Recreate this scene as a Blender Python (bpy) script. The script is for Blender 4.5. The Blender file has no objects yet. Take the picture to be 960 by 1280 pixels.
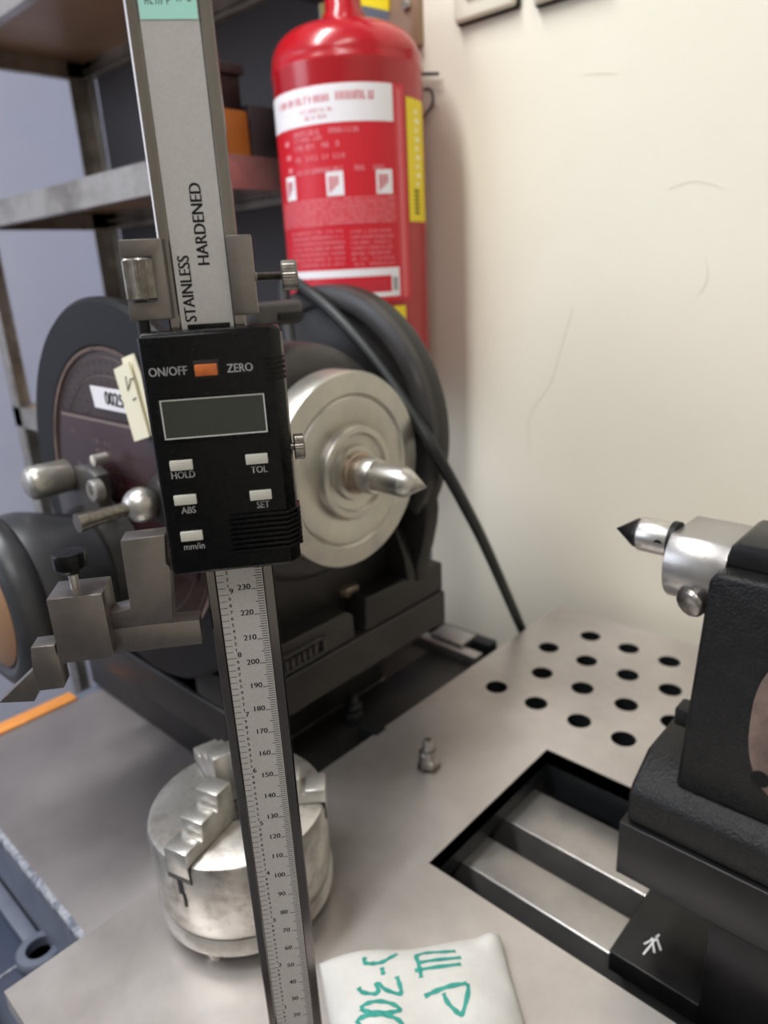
import bpy, bmesh, math, random
from mathutils import Vector, Matrix
S = bpy.context.scene
COL = S.collection
random.seed(7)
PI = math.pi
MM = 0.001

# ---------------------------------------------------------------- camera (metres; all builders below take millimetres)
F_PX = 891.0
def cam_axes():
    a, b, c = (math.radians(v) for v in (133.459, -18.84, -2.98))
    f = Vector((math.cos(a)*math.cos(b), math.sin(a)*math.cos(b), math.sin(b)))
    r = Vector((math.sin(a), -math.cos(a), 0)); u = r.cross(f)
    return math.cos(c)*r+math.sin(c)*u, -math.sin(c)*r+math.cos(c)*u, f, r
CR, CU, CF, RH = cam_axes()
CAM = Vector((0, 0, 400))
cd = bpy.data.cameras.new('camera'); cam = bpy.data.objects.new('camera', cd); COL.objects.link(cam)
cam.matrix_world = Matrix.Translation(CAM*MM) @ Matrix((CR, CU, -CF)).transposed().to_4x4()
cd.sensor_fit = 'VERTICAL'; cd.sensor_height = 36; cd.lens = F_PX/1280*36
cd.clip_start = 0.01; cd.clip_end = 50
cd.dof.use_dof = True; cd.dof.focus_distance = 0.262; cd.dof.aperture_fstop = 10.0
S.camera = cam

# ---------------------------------------------------------------- light and exposure
S.view_settings.view_transform = 'Standard'; S.view_settings.look = 'None'
S.view_settings.exposure = 0.0; S.view_settings.gamma = 1; S.view_settings.use_curve_mapping = False
W = bpy.data.worlds.new('world'); S.world = W; W.use_nodes = True
W.node_tree.nodes['Background'].inputs[0].default_value = (0.80, 0.86, 1.0, 1)
W.node_tree.nodes['Background'].inputs[1].default_value = 0.5
def area(name, loc, target, sx, sy, power, color):
    l = bpy.data.lights.new(name, 'AREA'); l.shape = 'RECTANGLE'; l.size = sx; l.size_y = sy
    l.energy = power; l.color = color
    o = bpy.data.objects.new(name, l); COL.objects.link(o)
    o.location = loc
    o.rotation_euler = (Vector(target)-Vector(loc)).to_track_quat('-Z', 'Y').to_euler()
    return o
area('ceiling_lamp_light', (-0.70, -0.35, 1.75), (-0.70, -0.35, 0), 0.2, 1.3, 34, (0.97, 0.985, 1.0))
area('ceiling_lamp_light', (0.45, -0.75, 1.75), (0.45, -0.75, 0), 0.26, 1.3, 13, (0.97, 0.98, 1.0))
area('window_light', (-1.9, -1.5, 0.9), (-0.9, 0.5, 0.1), 1.3, 1.2, 22, (0.80, 0.88, 1.0))

# ---------------------------------------------------------------- pixel to point
def ray(x, y): return CR*((x-480)/F_PX) - CU*((y-640)/F_PX) + CF
def on(x, y, ax, v):
    d = ray(x, y); i = 'xyz'.index(ax); return CAM + d*((v-CAM[i])/d[i])

# ---------------------------------------------------------------- materials
def lin(c):
    return tuple(((v/255)/12.92 if v/255 <= 0.04045 else ((v/255+0.055)/1.055)**2.4) for v in c)+(1,)
def mat(name, rgb, rough=0.5, metal=0.0, rgb2=None, scale=20, contrast=(0.35, 0.65), bump=0.0, bscale=300,
        stretch=None, coat=0.0, rvar=0.0, spec=0.5, detail=6, emit=None):
    m = bpy.data.materials.new(name); m.use_nodes = True; t = m.node_tree; n = t.nodes; L = t.links
    b = n['Principled BSDF']; b.inputs['Roughness'].default_value = rough; b.inputs['Metallic'].default_value = metal
    b.inputs['Base Color'].default_value = lin(rgb); b.inputs['Coat Weight'].default_value = coat
    b.inputs['Specular IOR Level'].default_value = spec
    co = n.new('ShaderNodeTexCoord'); mp = n.new('ShaderNodeMapping'); L.new(co.outputs['Object'], mp.inputs[0])
    if stretch: mp.inputs['Scale'].default_value = stretch
    if rgb2 or rvar:
        x = n.new('ShaderNodeTexNoise'); x.inputs['Scale'].default_value = scale; x.inputs['Detail'].default_value = detail
        x.inputs['Roughness'].default_value = 0.65
        L.new(mp.outputs[0], x.inputs['Vector'])
        if rgb2:
            r = n.new('ShaderNodeValToRGB'); r.color_ramp.elements[0].position = contrast[0]; r.color_ramp.elements[1].position = contrast[1]
            r.color_ramp.elements[0].color = lin(rgb); r.color_ramp.elements[1].color = lin(rgb2)
            L.new(x.outputs['Fac'], r.inputs[0]); L.new(r.outputs[0], b.inputs['Base Color'])
        if rvar:
            q = n.new('ShaderNodeMapRange'); q.inputs['From Min'].default_value = 0.3; q.inputs['From Max'].default_value = 0.7
            q.inputs['To Min'].default_value = max(0.02, rough-rvar); q.inputs['To Max'].default_value = rough+rvar
            L.new(x.outputs['Fac'], q.inputs['Value']); L.new(q.outputs[0], b.inputs['Roughness'])
    if bump:
        y = n.new('ShaderNodeTexNoise'); y.inputs['Scale'].default_value = bscale; y.inputs['Detail'].default_value = 4
        L.new(mp.outputs[0], y.inputs['Vector'])
        bp = n.new('ShaderNodeBump'); bp.inputs['Strength'].default_value = bump; bp.inputs['Distance'].default_value = 0.001
        L.new(y.outputs['Fac'], bp.inputs['Height']); L.new(bp.outputs[0], b.inputs['Normal'])
    if emit: b.inputs['Emission Color'].default_value = lin(rgb); b.inputs['Emission Strength'].default_value = emit
    return m
M = dict(
 gauge_steel=mat('ground_gauge_steel', (122,116,112), .33, .92, (130,124,120), 300),
 beam_edge=mat('beam_edge_steel', (120,115,113), .13, 1, (132,127,124), 40, stretch=(3,3,.5), rvar=.03),
 beam_scale=mat('satin_chrome_scale', (184,181,179), .5, .3, (192,189,187), 900, bump=.05, bscale=2500),
 ink=mat('black_engraving', (22,20,20), .7),
 plastic=mat('black_plastic_housing', (4,4,6), .27, 0, (7,7,9), 300, bump=.02, bscale=1500, rvar=.04, spec=.22),
 orange=mat('orange_button', (205,110,48), .45, 0, (180,92,40), 400),
 button=mat('pale_grey_button', (196,194,184), .45),
 white_print=mat('pale_print', (205,205,205), .6),
 lcd=mat('lcd_glass', (44,50,42), .16, 0, (50,56,47), 30),
 knurl=mat('knurled_steel', (150,145,138), .33, 1, (110,104,98), 300),
 mint=mat('mint_sticker', (176,236,224), .6),
 plate=mat('worn_plate_steel', (170,163,158), .36, .68, (208,201,196), 7, (.3,.7), bump=.06, bscale=700, rvar=.06, detail=9),
 sheet=mat('dull_table_sheet', (106,101,101), .48, .3, (126,120,119), 12, (.3,.7), bump=.05, bscale=500, rvar=.07, detail=9),
 rail=mat('ground_rail_steel', (160,157,156), .33, .85, (176,172,168), 30, (.35,.65), bump=.08, bscale=900, rvar=.07, detail=9),
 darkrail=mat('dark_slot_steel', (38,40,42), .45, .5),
 bed=mat('blue_grey_bed_paint', (84,90,104), .45, 0, (98,103,116), 25, bump=.1, bscale=200),
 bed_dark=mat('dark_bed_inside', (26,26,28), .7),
 chip=mat('chipped_edge', (150,152,158), .6, .2, (86,92,106), 160, (.45,.6)),
 crinkle=mat('black_crinkle_paint', (9,9,10), .42, 0, (20,19,19), 200, bump=.8, bscale=700, spec=.32),
 satin_black=mat('blackened_steel', (26,25,26), .36, .4, (36,34,34), 40, bump=.03, bscale=500, rvar=.06),
 cast_dark=mat('dark_cast_iron_paint', (24,21,19), .42, .1, (38,34,31), 22, bump=.15, bscale=160, rvar=.08),
 cast_grey=mat('grey_cast_paint', (50,48,48), .4, .1, (66,62,61), 16, bump=.12, bscale=120, rvar=.08),
 drum=mat('slate_grey_paint', (44,45,48), .38, .1, (54,54,57), 20, bump=.05, bscale=200, rvar=.07),
 black=mat('black_ring_paint', (6,6,7), .5, 0, spec=.3),
 index=mat('red_brown_index_disc', (40,27,24), .42, .3, (56,38,32), 14, bump=.1, bscale=300),
 nameplate=mat('dark_red_nameplate', (40,15,19), .4, .2, (50,20,24), 60),
 faceplate=mat('turned_aluminium_steel', (176,174,168), .34, .85, (196,190,178), 30, rvar=.07),
 bright=mat('bright_steel', (205,202,198), .36, 1, (180,176,170), 120, rvar=.05),
 brown_steel=mat('heat_browned_steel', (166,150,134), .3, .9),
 chuck=mat('worn_chuck_steel', (194,190,184), .34, .8, (112,100,92), 55, (.46,.74), bump=.12, bscale=350, rvar=.09, detail=10),
 jaw=mat('hardened_jaw_steel', (198,195,190), .34, .8, (160,154,146), 40, (.42,.68), rvar=.08),
 zinc=mat('zinc_bolt', (176,172,168), .28, .95, (130,124,118), 150),
 red=mat('glossy_red_paint', (176,16,30), .25, 0, (168,14,28), 8, coat=.2),
 label_red=mat('label_red', (198,10,34), .45), label_pink=mat('label_red_pale', (208,60,68), .5),
 label_white=mat('label_white', (232,228,232), .5), label_print=mat('label_pink_print', (226,130,140), .55),
 label_redprint=mat('label_red_print', (200,60,78), .55),
 yellow=mat('yellow_sticker', (232,206,20), .45), yellow_print=mat('yellow_sticker_print', (240,232,170), .5),
 wall=mat('cream_wall_paint', (226,219,201), .62, 0, (231,224,207), 2.5, bump=.25, bscale=9),
 crack=mat('hairline_crack', (221,213,195), .8),
 wall_grey=mat('grey_wall_paint', (168,166,162), .7, 0, (178,176,172), 3),
 wall_blue=mat('blue_grey_wall_paint', (196,198,216), .7, 0, (204,205,220), 3, bump=.2, bscale=12),
 ceiling=mat('ceiling_white', (206,206,205), .8), floor=mat('concrete_floor', (100,100,104), .6, 0, (116,115,118), 5),
 rack=mat('galvanised_rack_steel', (182,178,172), .36, .7, (112,106,100), 9, (.42,.68), bump=.1, bscale=80, rvar=.1),
 rack_dark=mat('grey_back_panel', (64,62,66), .6, .1), shelf=mat('shelf_board', (176,146,118), .4, .2, (150,122,100), 6),
 wood=mat('orange_wood', (226,152,74), .55, 0, (196,118,52), 30, stretch=(8,1,8)),
 box_orange=mat('orange_brown_box', (176,110,40), .55, 0, (150,86,36), 14), box_dark=mat('dark_box', (42,38,42), .6, 0, (58,50,52), 10),
 paper=mat('cream_paper_tag', (232,226,200), .7), pen=mat('pen_mark', (120,118,112), .8),
 bag=mat('white_cotton', (196,193,187), .9, 0, (206,203,197), 40, bump=.5, bscale=1400),
 green=mat('green_marker', (30,126,114), .7, 0, (58,150,136), 300),
 rubber=mat('black_rubber', (20,22,24), .5), socket=mat('switch_plastic', (222,214,194), .45),
 tan=mat('tan_wheel_face', (158,122,92), .35, .3), scratch=mat('white_scratch', (225,225,225), .6),
 rust=mat('rusty_brown_recess', (94,78,72), .55, .2, (124,104,94), 60, (.35,.65), bump=.3, bscale=400),
 lamp=mat('lamp_diffuser', (255,250,240), .5, emit=2.5), blue=mat('blue_paint', (46,54,74), .5),
)

# ---------------------------------------------------------------- object helpers
ROOT = {}          # object name -> (inverse matrix into the thing's frame, or None when authored locally)
def put(o, label=None, cat=None, group=None, kind=None):
    if label: o['label'] = label
    if cat: o['category'] = cat
    if group: o['group'] = group
    if kind: o['kind'] = kind
    return o
def thing(name, label, cat, loc=(0,0,0), rotz=0, group=None, local=False):
    o = bpy.data.objects.new(name, None); COL.objects.link(o); o.empty_display_size = .02
    o.location = Vector(loc)*MM; o.rotation_euler = (0, 0, rotz)
    inv = None if local else (Matrix.Translation(Vector(loc)) @ Matrix.Rotation(rotz, 4, 'Z')).inverted()
    ROOT[o.name] = inv
    return put(o, label, cat, group)
def finish(bm, bevel=0, seg=2, smooth=30):
    bmesh.ops.remove_doubles(bm, verts=bm.verts, dist=1e-5)
    if bevel:
        es = [e for e in bm.edges if len(e.link_faces) == 2 and e.calc_face_angle(0) > math.radians(35)]
        bmesh.ops.bevel(bm, geom=es, offset=bevel, segments=seg, profile=.5, affect='EDGES', clamp_overlap=True)
    for f in bm.faces: f.smooth = True
    bm.normal_update()
    for e in bm.edges:
        e.smooth = not (len(e.link_faces) != 2 or e.calc_face_angle(0) > math.radians(smooth))
def obj(name, bm, m, parent=None, bevel=0, seg=2, smooth=30, loc=None, recalc=True):
    """link a bmesh (mm) as one mesh object"""
    if recalc: bmesh.ops.recalc_face_normals(bm, faces=bm.faces)
    finish(bm, bevel, seg, smooth)
    if parent is not None:
        inv = ROOT.get(parent.name)
        if inv is not None: bm.transform(inv)
    elif loc is not None:
        bm.transform(Matrix.Translation(-Vector(loc)))
    bm.transform(Matrix.Scale(MM, 4))
    me = bpy.data.meshes.new(name); bm.to_mesh(me); bm.free()
    me.materials.append(m if not isinstance(m, str) else M[m])
    o = bpy.data.objects.new(name, me); COL.objects.link(o)
    if parent is not None:
        o.parent = parent; ROOT[o.name] = ROOT.get(parent.name)
    elif loc is not None: o.location = Vector(loc)*MM
    return o
def box(x0, x1, y0, y1, z0, z1, bm=None):
    bm = bm or bmesh.new()
    v = [bm.verts.new((x, y, z)) for z in (z0, z1) for x, y in ((x0,y0),(x1,y0),(x1,y1),(x0,y1))]
    for f in ((3,2,1,0),(4,5,6,7),(0,1,5,4),(1,2,6,5),(2,3,7,6),(3,0,4,7)): bm.faces.new([v[i] for i in f])
    return bm
def prism(pts, axis, a, b, bm=None):
    """pts: 2-D outline in the two other axes (in xyz order), extruded along axis a..b"""
    bm = bm or bmesh.new()
    def P(p, t): return {'x': (t, p[0], p[1]), 'y': (p[0], t, p[1]), 'z': (p[0], p[1], t)}[axis]
    A = [bm.verts.new(P(p, a)) for p in pts]; B = [bm.verts.new(P(p, b)) for p in pts]; n = len(pts)
    bm.faces.new(A); bm.faces.new(B[::-1])
    for i in range(n): bm.faces.new((A[i], B[i], B[(i+1) % n], A[(i+1) % n]))
    return bm
def frame(d):
    d = Vector(d).normalized(); u = d.cross(Vector((0,0,1)) if abs(d.z) < .9 else Vector((1,0,0))).normalized()
    return d, u, d.cross(u)
def lathe(prof, o=(0,0,0), d=(0,0,1), seg=48, bm=None, rmod=None):
    """prof: [(radius, height)] turned about the axis d through o"""
    bm = bm or bmesh.new(); d, u, w = frame(d); o = Vector(o); rings = []
    for r, h in prof:
        if r < 1e-4: rings.append([bm.verts.new(o+d*h)])
        else:
            rings.append([bm.verts.new(o+d*h+(u*math.cos(2*PI*k/seg)+w*math.sin(2*PI*k/seg))*(r*(rmod(k) if rmod else 1))) for k in range(seg)])
    for A, B in zip(rings, rings[1:]):
        for k in range(seg):
            j = (k+1) % seg
            if len(A) == 1 and len(B) == 1: continue
            if len(A) == 1: bm.faces.new((A[0], B[k], B[j]))
            elif len(B) == 1: bm.faces.new((A[k], B[0], A[j]))
            else: bm.faces.new((A[k], B[k], B[j], A[j]))
    for R in (rings[0], rings[-1]):
        if len(R) > 1: bm.faces.new(R)
    return bm
def cyl(p0, p1, r0, r1=None, seg=32, bm=None, rmod=None):
    p0, p1 = Vector(p0), Vector(p1); r1 = r0 if r1 is None else r1
    return lathe([(r0, 0), (r1, (p1-p0).length)], p0, p1-p0, seg, bm, rmod)
def knurl(k): return 1.0 if k % 2 else 0.965
def tube(path, r, seg=12, bm=None):
    bm = bm or bmesh.new(); path = [Vector(p) for p in path]; prev = None; rings = []
    u = None
    for i, p in enumerate(path):
        t = (path[min(i+1, len(path)-1)]-path[max(i-1, 0)]).normalized()
        if u is None: u = frame(t)[1]
        u = (u-t*u.dot(t)).normalized(); w = t.cross(u)
        rings.append([bm.verts.new(p+(u*math.cos(2*PI*k/seg)+w*math.sin(2*PI*k/seg))*r) for k in range(seg)])
    for A, B in zip(rings, rings[1:]):
        for k in range(seg): bm.faces.new((A[k], B[k], B[(k+1) % seg], A[(k+1) % seg]))
    bm.faces.new(rings[0]); bm.faces.new(rings[-1])
    return bm
def spline(pts, n=8):
    pts = [Vector(p) for p in pts]; out = []
    for i in range(len(pts)-1):
        p0, p1, p2, p3 = pts[max(i-1,0)], pts[i], pts[i+1], pts[min(i+2, len(pts)-1)]
        for k in range(n):
            t = k/n; out.append(.5*((2*p1)+(p2-p0)*t+(2*p0-5*p1+4*p2-p3)*t*t+(3*p1-p0-3*p2+p3)*t**3))
    return out+[pts[-1]]
def hexnut(o, d, r, h, bm=None): return lathe([(r*.9, 0), (r, h*.12), (r, h*.88), (r*.86, h)], o, d, 6, bm)
def circle(cx, cy, r, n=32, a0=0, a1=2*PI, end=False):
    return [(cx+r*math.cos(a0+(a1-a0)*k/n), cy+r*math.sin(a0+(a1-a0)*k/n)) for k in range(n+(1 if end else 0))]
def plate_with_holes(outline, holes, z0, z1):
    bm = bmesh.new()
    for loop in [outline]+holes:
        v = [bm.verts.new((x, y, z1)) for x, y in loop]
        for i in range(len(v)): bm.edges.new((v[i], v[(i+1) % len(v)]))
    bmesh.ops.triangle_fill(bm, use_beauty=True, use_dissolve=False, edges=bm.edges[:], normal=(0, 0, 1))
    r = bmesh.ops.extrude_face_region(bm, geom=bm.faces[:])
    for g in r['geom']:
        if isinstance(g, bmesh.types.BMVert): g.co.z = z0
    return bm
# text as flat polygons
_tc = {}
def glyphs(s, size, align='CENTER'):
    k = (s, size, align)
    if k not in _tc:
        c = bpy.data.curves.new('lettering', 'FONT'); c.body = s; c.size = size; c.align_x = align; c.align_y = 'CENTER'; c.resolution_u = 3
        o = bpy.data.objects.new('lettering', c); me = o.to_mesh()
        _tc[k] = ([v.co.copy() for v in me.vertices], [tuple(p.vertices) for p in me.polygons])
        o.to_mesh_clear(); bpy.data.objects.remove(o); bpy.data.curves.remove(c)
    return _tc[k]
def add_text(bm, s, size, mapf, align='CENTER', bold=0):
    V, Fs = glyphs(s, size, align)
    for dx in ((0,) if not bold else (-bold, 0, bold)):
        vs = [bm.verts.new(mapf(v.x+dx, v.y)) for v in V]
        for f in Fs:
            try: bm.faces.new([vs[i] for i in f])
            except ValueError: pass
def add_rect(bm, x0, x1, y0, y1, mapf, nx=1):
    for i in range(nx):
        a = x0+(x1-x0)*i/nx; b = x0+(x1-x0)*(i+1)/nx
        bm.faces.new([bm.verts.new(mapf(*p)) for p in ((a,y0),(b,y0),(b,y1),(a,y1))])
def scribble(bm, x0, x1, yc, h, mapf, w=.35, gap=.16):
    """a row of unreadable small print"""
    x = x0
    while x < x1:
        if random.random() < gap: x += h*.7; continue
        k = random.random(); 
        add_rect(bm, x, x+w*h*.4, yc-h/2, yc+h/2, mapf)
        if k < .6: add_rect(bm, x+h*.45, x+h*.45+w*h*.4, yc-h/2, yc+h/2, mapf)
        if k > .3:
            y = yc+random.choice((-.45, 0, .38))*h; add_rect(bm, x, x+h*.5, y, y+h*.14, mapf)
        x += h*.85
def flat(name, bm, m, parent, **k): return obj(name, bm, m, parent, recalc=False, **k)
def struct(name, bm, m, **k):
    o = obj(name, bm, m, **k); o['kind'] = 'structure'; return o

# ================================================================ THE ROOM
struct('floor', box(-2230, 1500, -2200, 1220, -930, -900), 'floor')
struct('ceiling', box(-2230, 1500, -2200, 1220, 1800, 1830), 'ceiling')
struct('wall_left', box(-2230, -2200, -2200, 1220, -900, 1800), 'wall_blue')
wr = struct('wall_back', box(-618, 1500, 750, 1220, -900, 1800), 'wall')
struct('wall_alcove', box(-2200, -618, 1190, 1220, -900, 1800), 'wall_blue')
struct('wall_right', box(1470, 1500, -2200, 750, -900, 1800), 'wall')
struct('wall_front', box(-2200, 1470, -2230, -2200, -900, 1800), 'wall_grey')
# hairline cracks in the plaster
def wall_pt(x, y, d=.3): p = on(x, y, 'y', 750-d); return p
for pts in ([(716,385),(700,440),(688,480),(664,515),(660,545),(668,572)], [(730,94),(748,92),(772,92)], [(836,236),(870,226),(905,236)], [(882,320),(884,350),(872,370)]):
    flat('crack', tube(spline([wall_pt(*p) for p in pts], 4), .22, 5), 'crack', wr)
# lamps that light the room (above the frame)
for lx, ly in ((-700, -350), (450, -750)):
    t = thing('ceiling_lamp', 'long white fluorescent ceiling lamp over the %s, above the frame' % ('rack side' if lx < 0 else 'camera side'), 'lamp', (lx, ly, 1800))
    obj('lamp_housing', box(lx-160, lx+160, ly-670, ly+670, 1772, 1800), 'ceiling', t)
    obj('diffuser', box(lx-140, lx+140, ly-650, ly+650, 1762, 1772), 'lamp', t)

# ================================================================ THE MACHINE TABLE
ZL = -15
t = thing('machine_bed', 'blue-grey painted machine bed with chipped front edge under the steel plate', 'machine bed', (-300, 350, -900))
obj('left_block', box(-712, -380, 116, 600, -430, -19), 'bed', t, bevel=2)
obj('front_apron', box(-380, 150, 80, 285, -430, -15), 'bed', t, bevel=1)
obj('back_apron', box(-380, 150, 690, 712, -430, -15), 'bed', t)
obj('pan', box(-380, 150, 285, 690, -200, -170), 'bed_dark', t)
obj('pedestal', box(-600, 100, 160, 560, -900, -430), 'bed', t)
obj('table_sheet', box(-693, -380, 117, 600, -19, ZL), 'sheet', t, bevel=.4)
# chipped edge strip
bm = bmesh.new(); n = 110
ring = []
for i in range(n+1):
    x = -712+(712-380)*i/n; j = random.random()
    ring.append([bm.verts.new(p) for p in ((x, 118, ZL+.2), (x, 114.6-1.6*j, ZL-.6-1.2*random.random()), (x, 114.2-1.2*random.random(), ZL-5-3*random.random()), (x, 117, ZL-9))])
for A, B in zip(ring, ring[1:]):
    for k in range(3): bm.faces.new((A[k], B[k], B[k+1], A[k+1]))
obj('chipped_edge', bm, 'chip', t, smooth=80)
obj('wood_strip', box(-712, -693.5, 118, 246, -19, ZL+2), 'wood', t, bevel=.5)['label'] = 'orange wooden strip along the sheet edge'
obj('ledge_shade', box(-462, -395, 258, 599, ZL-3, ZL+.6), 'cast_dark', t, bevel=.3)  # dark sheets standing in for the dividing head's shade on the ledge
obj('ledge_shade', box(-610, -462, 478, 599, ZL-3, ZL+.6), 'cast_dark', t, bevel=.3)
for y0, y1, zz in ((583, 598, -2), (556, 570, -5)):
    obj('rear_bar', box(-590, -402, y0, y1, ZL, zz), 'darkrail' if y0 > 570 else 'rail', t, bevel=1)
obj('bar_clip', box(-470, -425, 562, 592, -8, 1), 'rail', t, bevel=2)
for y0, y1 in ((341, 375), (399, 445)):
    obj('guide_rail', box(-380, 140, y0, y1, -170, -30), 'rail', t, bevel=1.2, seg=3)

# perforated top plate
slot = [(-260, 301.5), (60, 301.5), (60, 463.5), (-260, 463.5)]
holes = []
for y, xs in ((666, (-323.5,-279,-235,-190,-146)), (616, (-347,-302,-257,-214,-169)), (567, (-326,-281,-236,-192,-147)), (517, (-348,-303,-258,-215.5,-171))):
    for x in xs: holes.append(circle(x, y, 10.8, 28))
t = thing('steel_plate', 'large flat worn steel plate with round holes and rectangular slot', 'plate', (-120, 380, ZL))
pl = obj('plate_body', plate_with_holes([(-394.5, 62.5), (160, 62.5), (160, 717), (-388, 713)], [slot]+holes, ZL, 0), 'plate', t, smooth=40)
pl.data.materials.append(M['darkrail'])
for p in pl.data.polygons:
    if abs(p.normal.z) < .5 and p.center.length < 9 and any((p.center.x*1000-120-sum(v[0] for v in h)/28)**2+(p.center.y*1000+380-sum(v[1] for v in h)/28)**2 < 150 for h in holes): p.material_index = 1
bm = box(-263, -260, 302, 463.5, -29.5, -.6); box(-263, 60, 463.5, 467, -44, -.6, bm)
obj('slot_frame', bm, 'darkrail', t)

# ================================================================ DIVIDING HEAD (left, behind the gauge)
HX, HY, HZ = -479, 370, 252
t = thing('dividing_head', 'dark cast dividing head with round faceplate and pointed centre behind the gauge', 'machine', (HX, HY, ZL))
# riser foot and base
obj('riser', prism([(271, ZL), (476, ZL), (476, 66), (271, 66)], 'x', -713, -462), 'cast_dark', t, bevel=5)
bm = prism([(240, 63), (502, 63), (502, 98), (240, 98)], 'x', -600, -398)
obj('lower_base', bm, 'cast_dark', t, bevel=2.5, seg=3)
bm = bmesh.new()
yS = on(452, 770, 'x', -398).y
prism([(241, 98), (yS-7, 98), (yS-7, 121), (yS-15, 127), (241, 127)], 'x', -598, -400, bm)
prism([(yS+6, 98), (501, 98), (501, 128), (yS+9, 130)], 'x', -598, -400, bm)
prism([(241, 98), (501, 98), (501, 126), (241, 124)], 'x', -598, -432, bm)
obj('upper_base', bm, 'cast_dark', t, bevel=2.5, seg=3)
bp = on(430, 738, 'z', 128)
nb = obj('clamp_nut', hexnut((bp.x, bp.y, 126), (0,0,1), 14, 9), 'brown_steel', t, bevel=.5)
obj('clamp_stud', cyl((bp.x, bp.y, 132), (bp.x, bp.y, 142), 5, seg=20), 'zinc', nb)
# raised casting mark panel on the base face
a = on(350, 842, 'x', -398); b = on(405, 785, 'x', -398)
pz0, pz1 = 100, 116; py0, py1 = a.y, b.y
bm = box(-400, -397.2, py0, py1, pz0+2, pz0+4); box(-400, -397.2, py0, py1, pz1, pz1+2, bm); box(-400, -397.2, py1-2, py1, pz0+2, pz1+2, bm)
for k in range(6):
    yy = py0+6+(py1-py0-12)*k/6; box(-400, -397.4, yy, yy+3, pz0+5, pz1-3, bm)
obj('maker_panel', bm, 'cast_grey', t)
# far cheek with raised rim
cx, cz = -496, 262
def cheek_profile(R):
    pts = [(cx+R*math.cos(a), cz+R*math.sin(a)) for a in [math.radians(v) for v in range(-28, 209, 6)]]
    return [(-396, 122), (-397, 138), (-390, 158), (-385, 178), (-383, 192)] + pts + [(-600, 160), (-600, 122)]
obj('far_cheek', prism(cheek_profile(127), 'y', 460, 478), 'cast_dark', t, bevel=3, seg=3)
bm = bmesh.new()
N = 72
for r0, r1, y in ((107, 127, 454),):
    ro = []
    for k in range(N+1):
        a = math.radians(-34+248*k/N)
        c, s = math.cos(a), math.sin(a)
        ro.append([bm.verts.new((cx+r*c, yy, cz+r*s)) for r, yy in ((r0, 462), (r0+1.5, y+1), (r0+4, y), (r1-4, y), (r1-1, y+1.5), (r1, 462))])
    for A, B in zip(ro, ro[1:]):
        for k in range(5): bm.faces.new((A[k], B[k], B[k+1], A[k+1]))
obj('cheek_rim', bm, 'cast_grey', t, smooth=50)
obj('web', prism([(-398, 126), (-402, 150), (-412, 175), (-430, 178), (-470, 126)], 'y', 448, 460), 'cast_dark', t, bevel=2)
# swivel body behind the faceplate
obj('swivel_body', lathe([(60, 0), (84, 0), (93, 3), (97, 12), (98, 30), (98, 120), (90, 150), (60, 155)], (-416, 366, 252), (-1, 0, 0), 64), 'cast_grey', t, smooth=50)
obj('near_cheek', lathe([(100, 0), (112, 4), (112, 22), (100, 26)], (HX, 268, 250), (0, -1, 0), 64), 'cast_dark', t, smooth=50)
obj('cradle', prism([(268, 110), (452, 110), (452, 190), (430, 215), (290, 215), (268, 190)], 'x', -570, -425), 'cast_dark', t, bevel=6)
# lug on top of the body with a dark slot
lp = on(352, 392, 'x', -425)
obj('body_lug', box(lp.x-12, lp.x+5, lp.y-26, lp.y+18, lp.z-8, lp.z+9), 'cast_grey', t, bevel=4, seg=3)
obj('lug_slot', box(lp.x+4, lp.x+6.5, lp.y-8, lp.y+16, lp.z-5, lp.z+1), 'black', t, bevel=1)
# faceplate, nose and centre
fy, fz = 370, 253
fp = obj('faceplate', lathe([(30, -4), (70, -4), (77, 0), (77, 20), (75.5, 22.5), (60.5, 23), (58.5, 21.2), (56.5, 23), (39, 23.2), (37, 22)], (-404, fy, fz), (1, 0, 0), 96), 'faceplate', t, smooth=40)
obj('hub_ring', lathe([(38, 15), (37, 27), (35.5, 29), (31, 29), (29, 26), (22, 25), (21, 28), (16, 28)], (-404, fy, fz), (1, 0, 0), 72), 'faceplate', fp, smooth=40)
sp = obj('spindle_nose', lathe([(17, 22), (16.5, 30), (14.2, 31), (13.6, 46), (12.6, 48), (11, 48)], (-404, fy, fz), (1, 0, 0), 48), 'brown_steel', t, smooth=40)
sp['label'] = 'heat-browned steel collar'
ce = obj('live_centre', lathe([(10, 44), (10.6, 50), (10.8, 54), (11, 76), (10.6, 77), (0, 96.2)], (-404, fy, fz), (1, 0, 0), 48), 'bright', t, smooth=25)
obj('centre_ring', lathe([(13.2, 34), (13.9, 35), (13.9, 47), (13.2, 48.5)], (-404, fy, fz), (1, 0, 0), 48), 'bright', ce, smooth=40)
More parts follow.
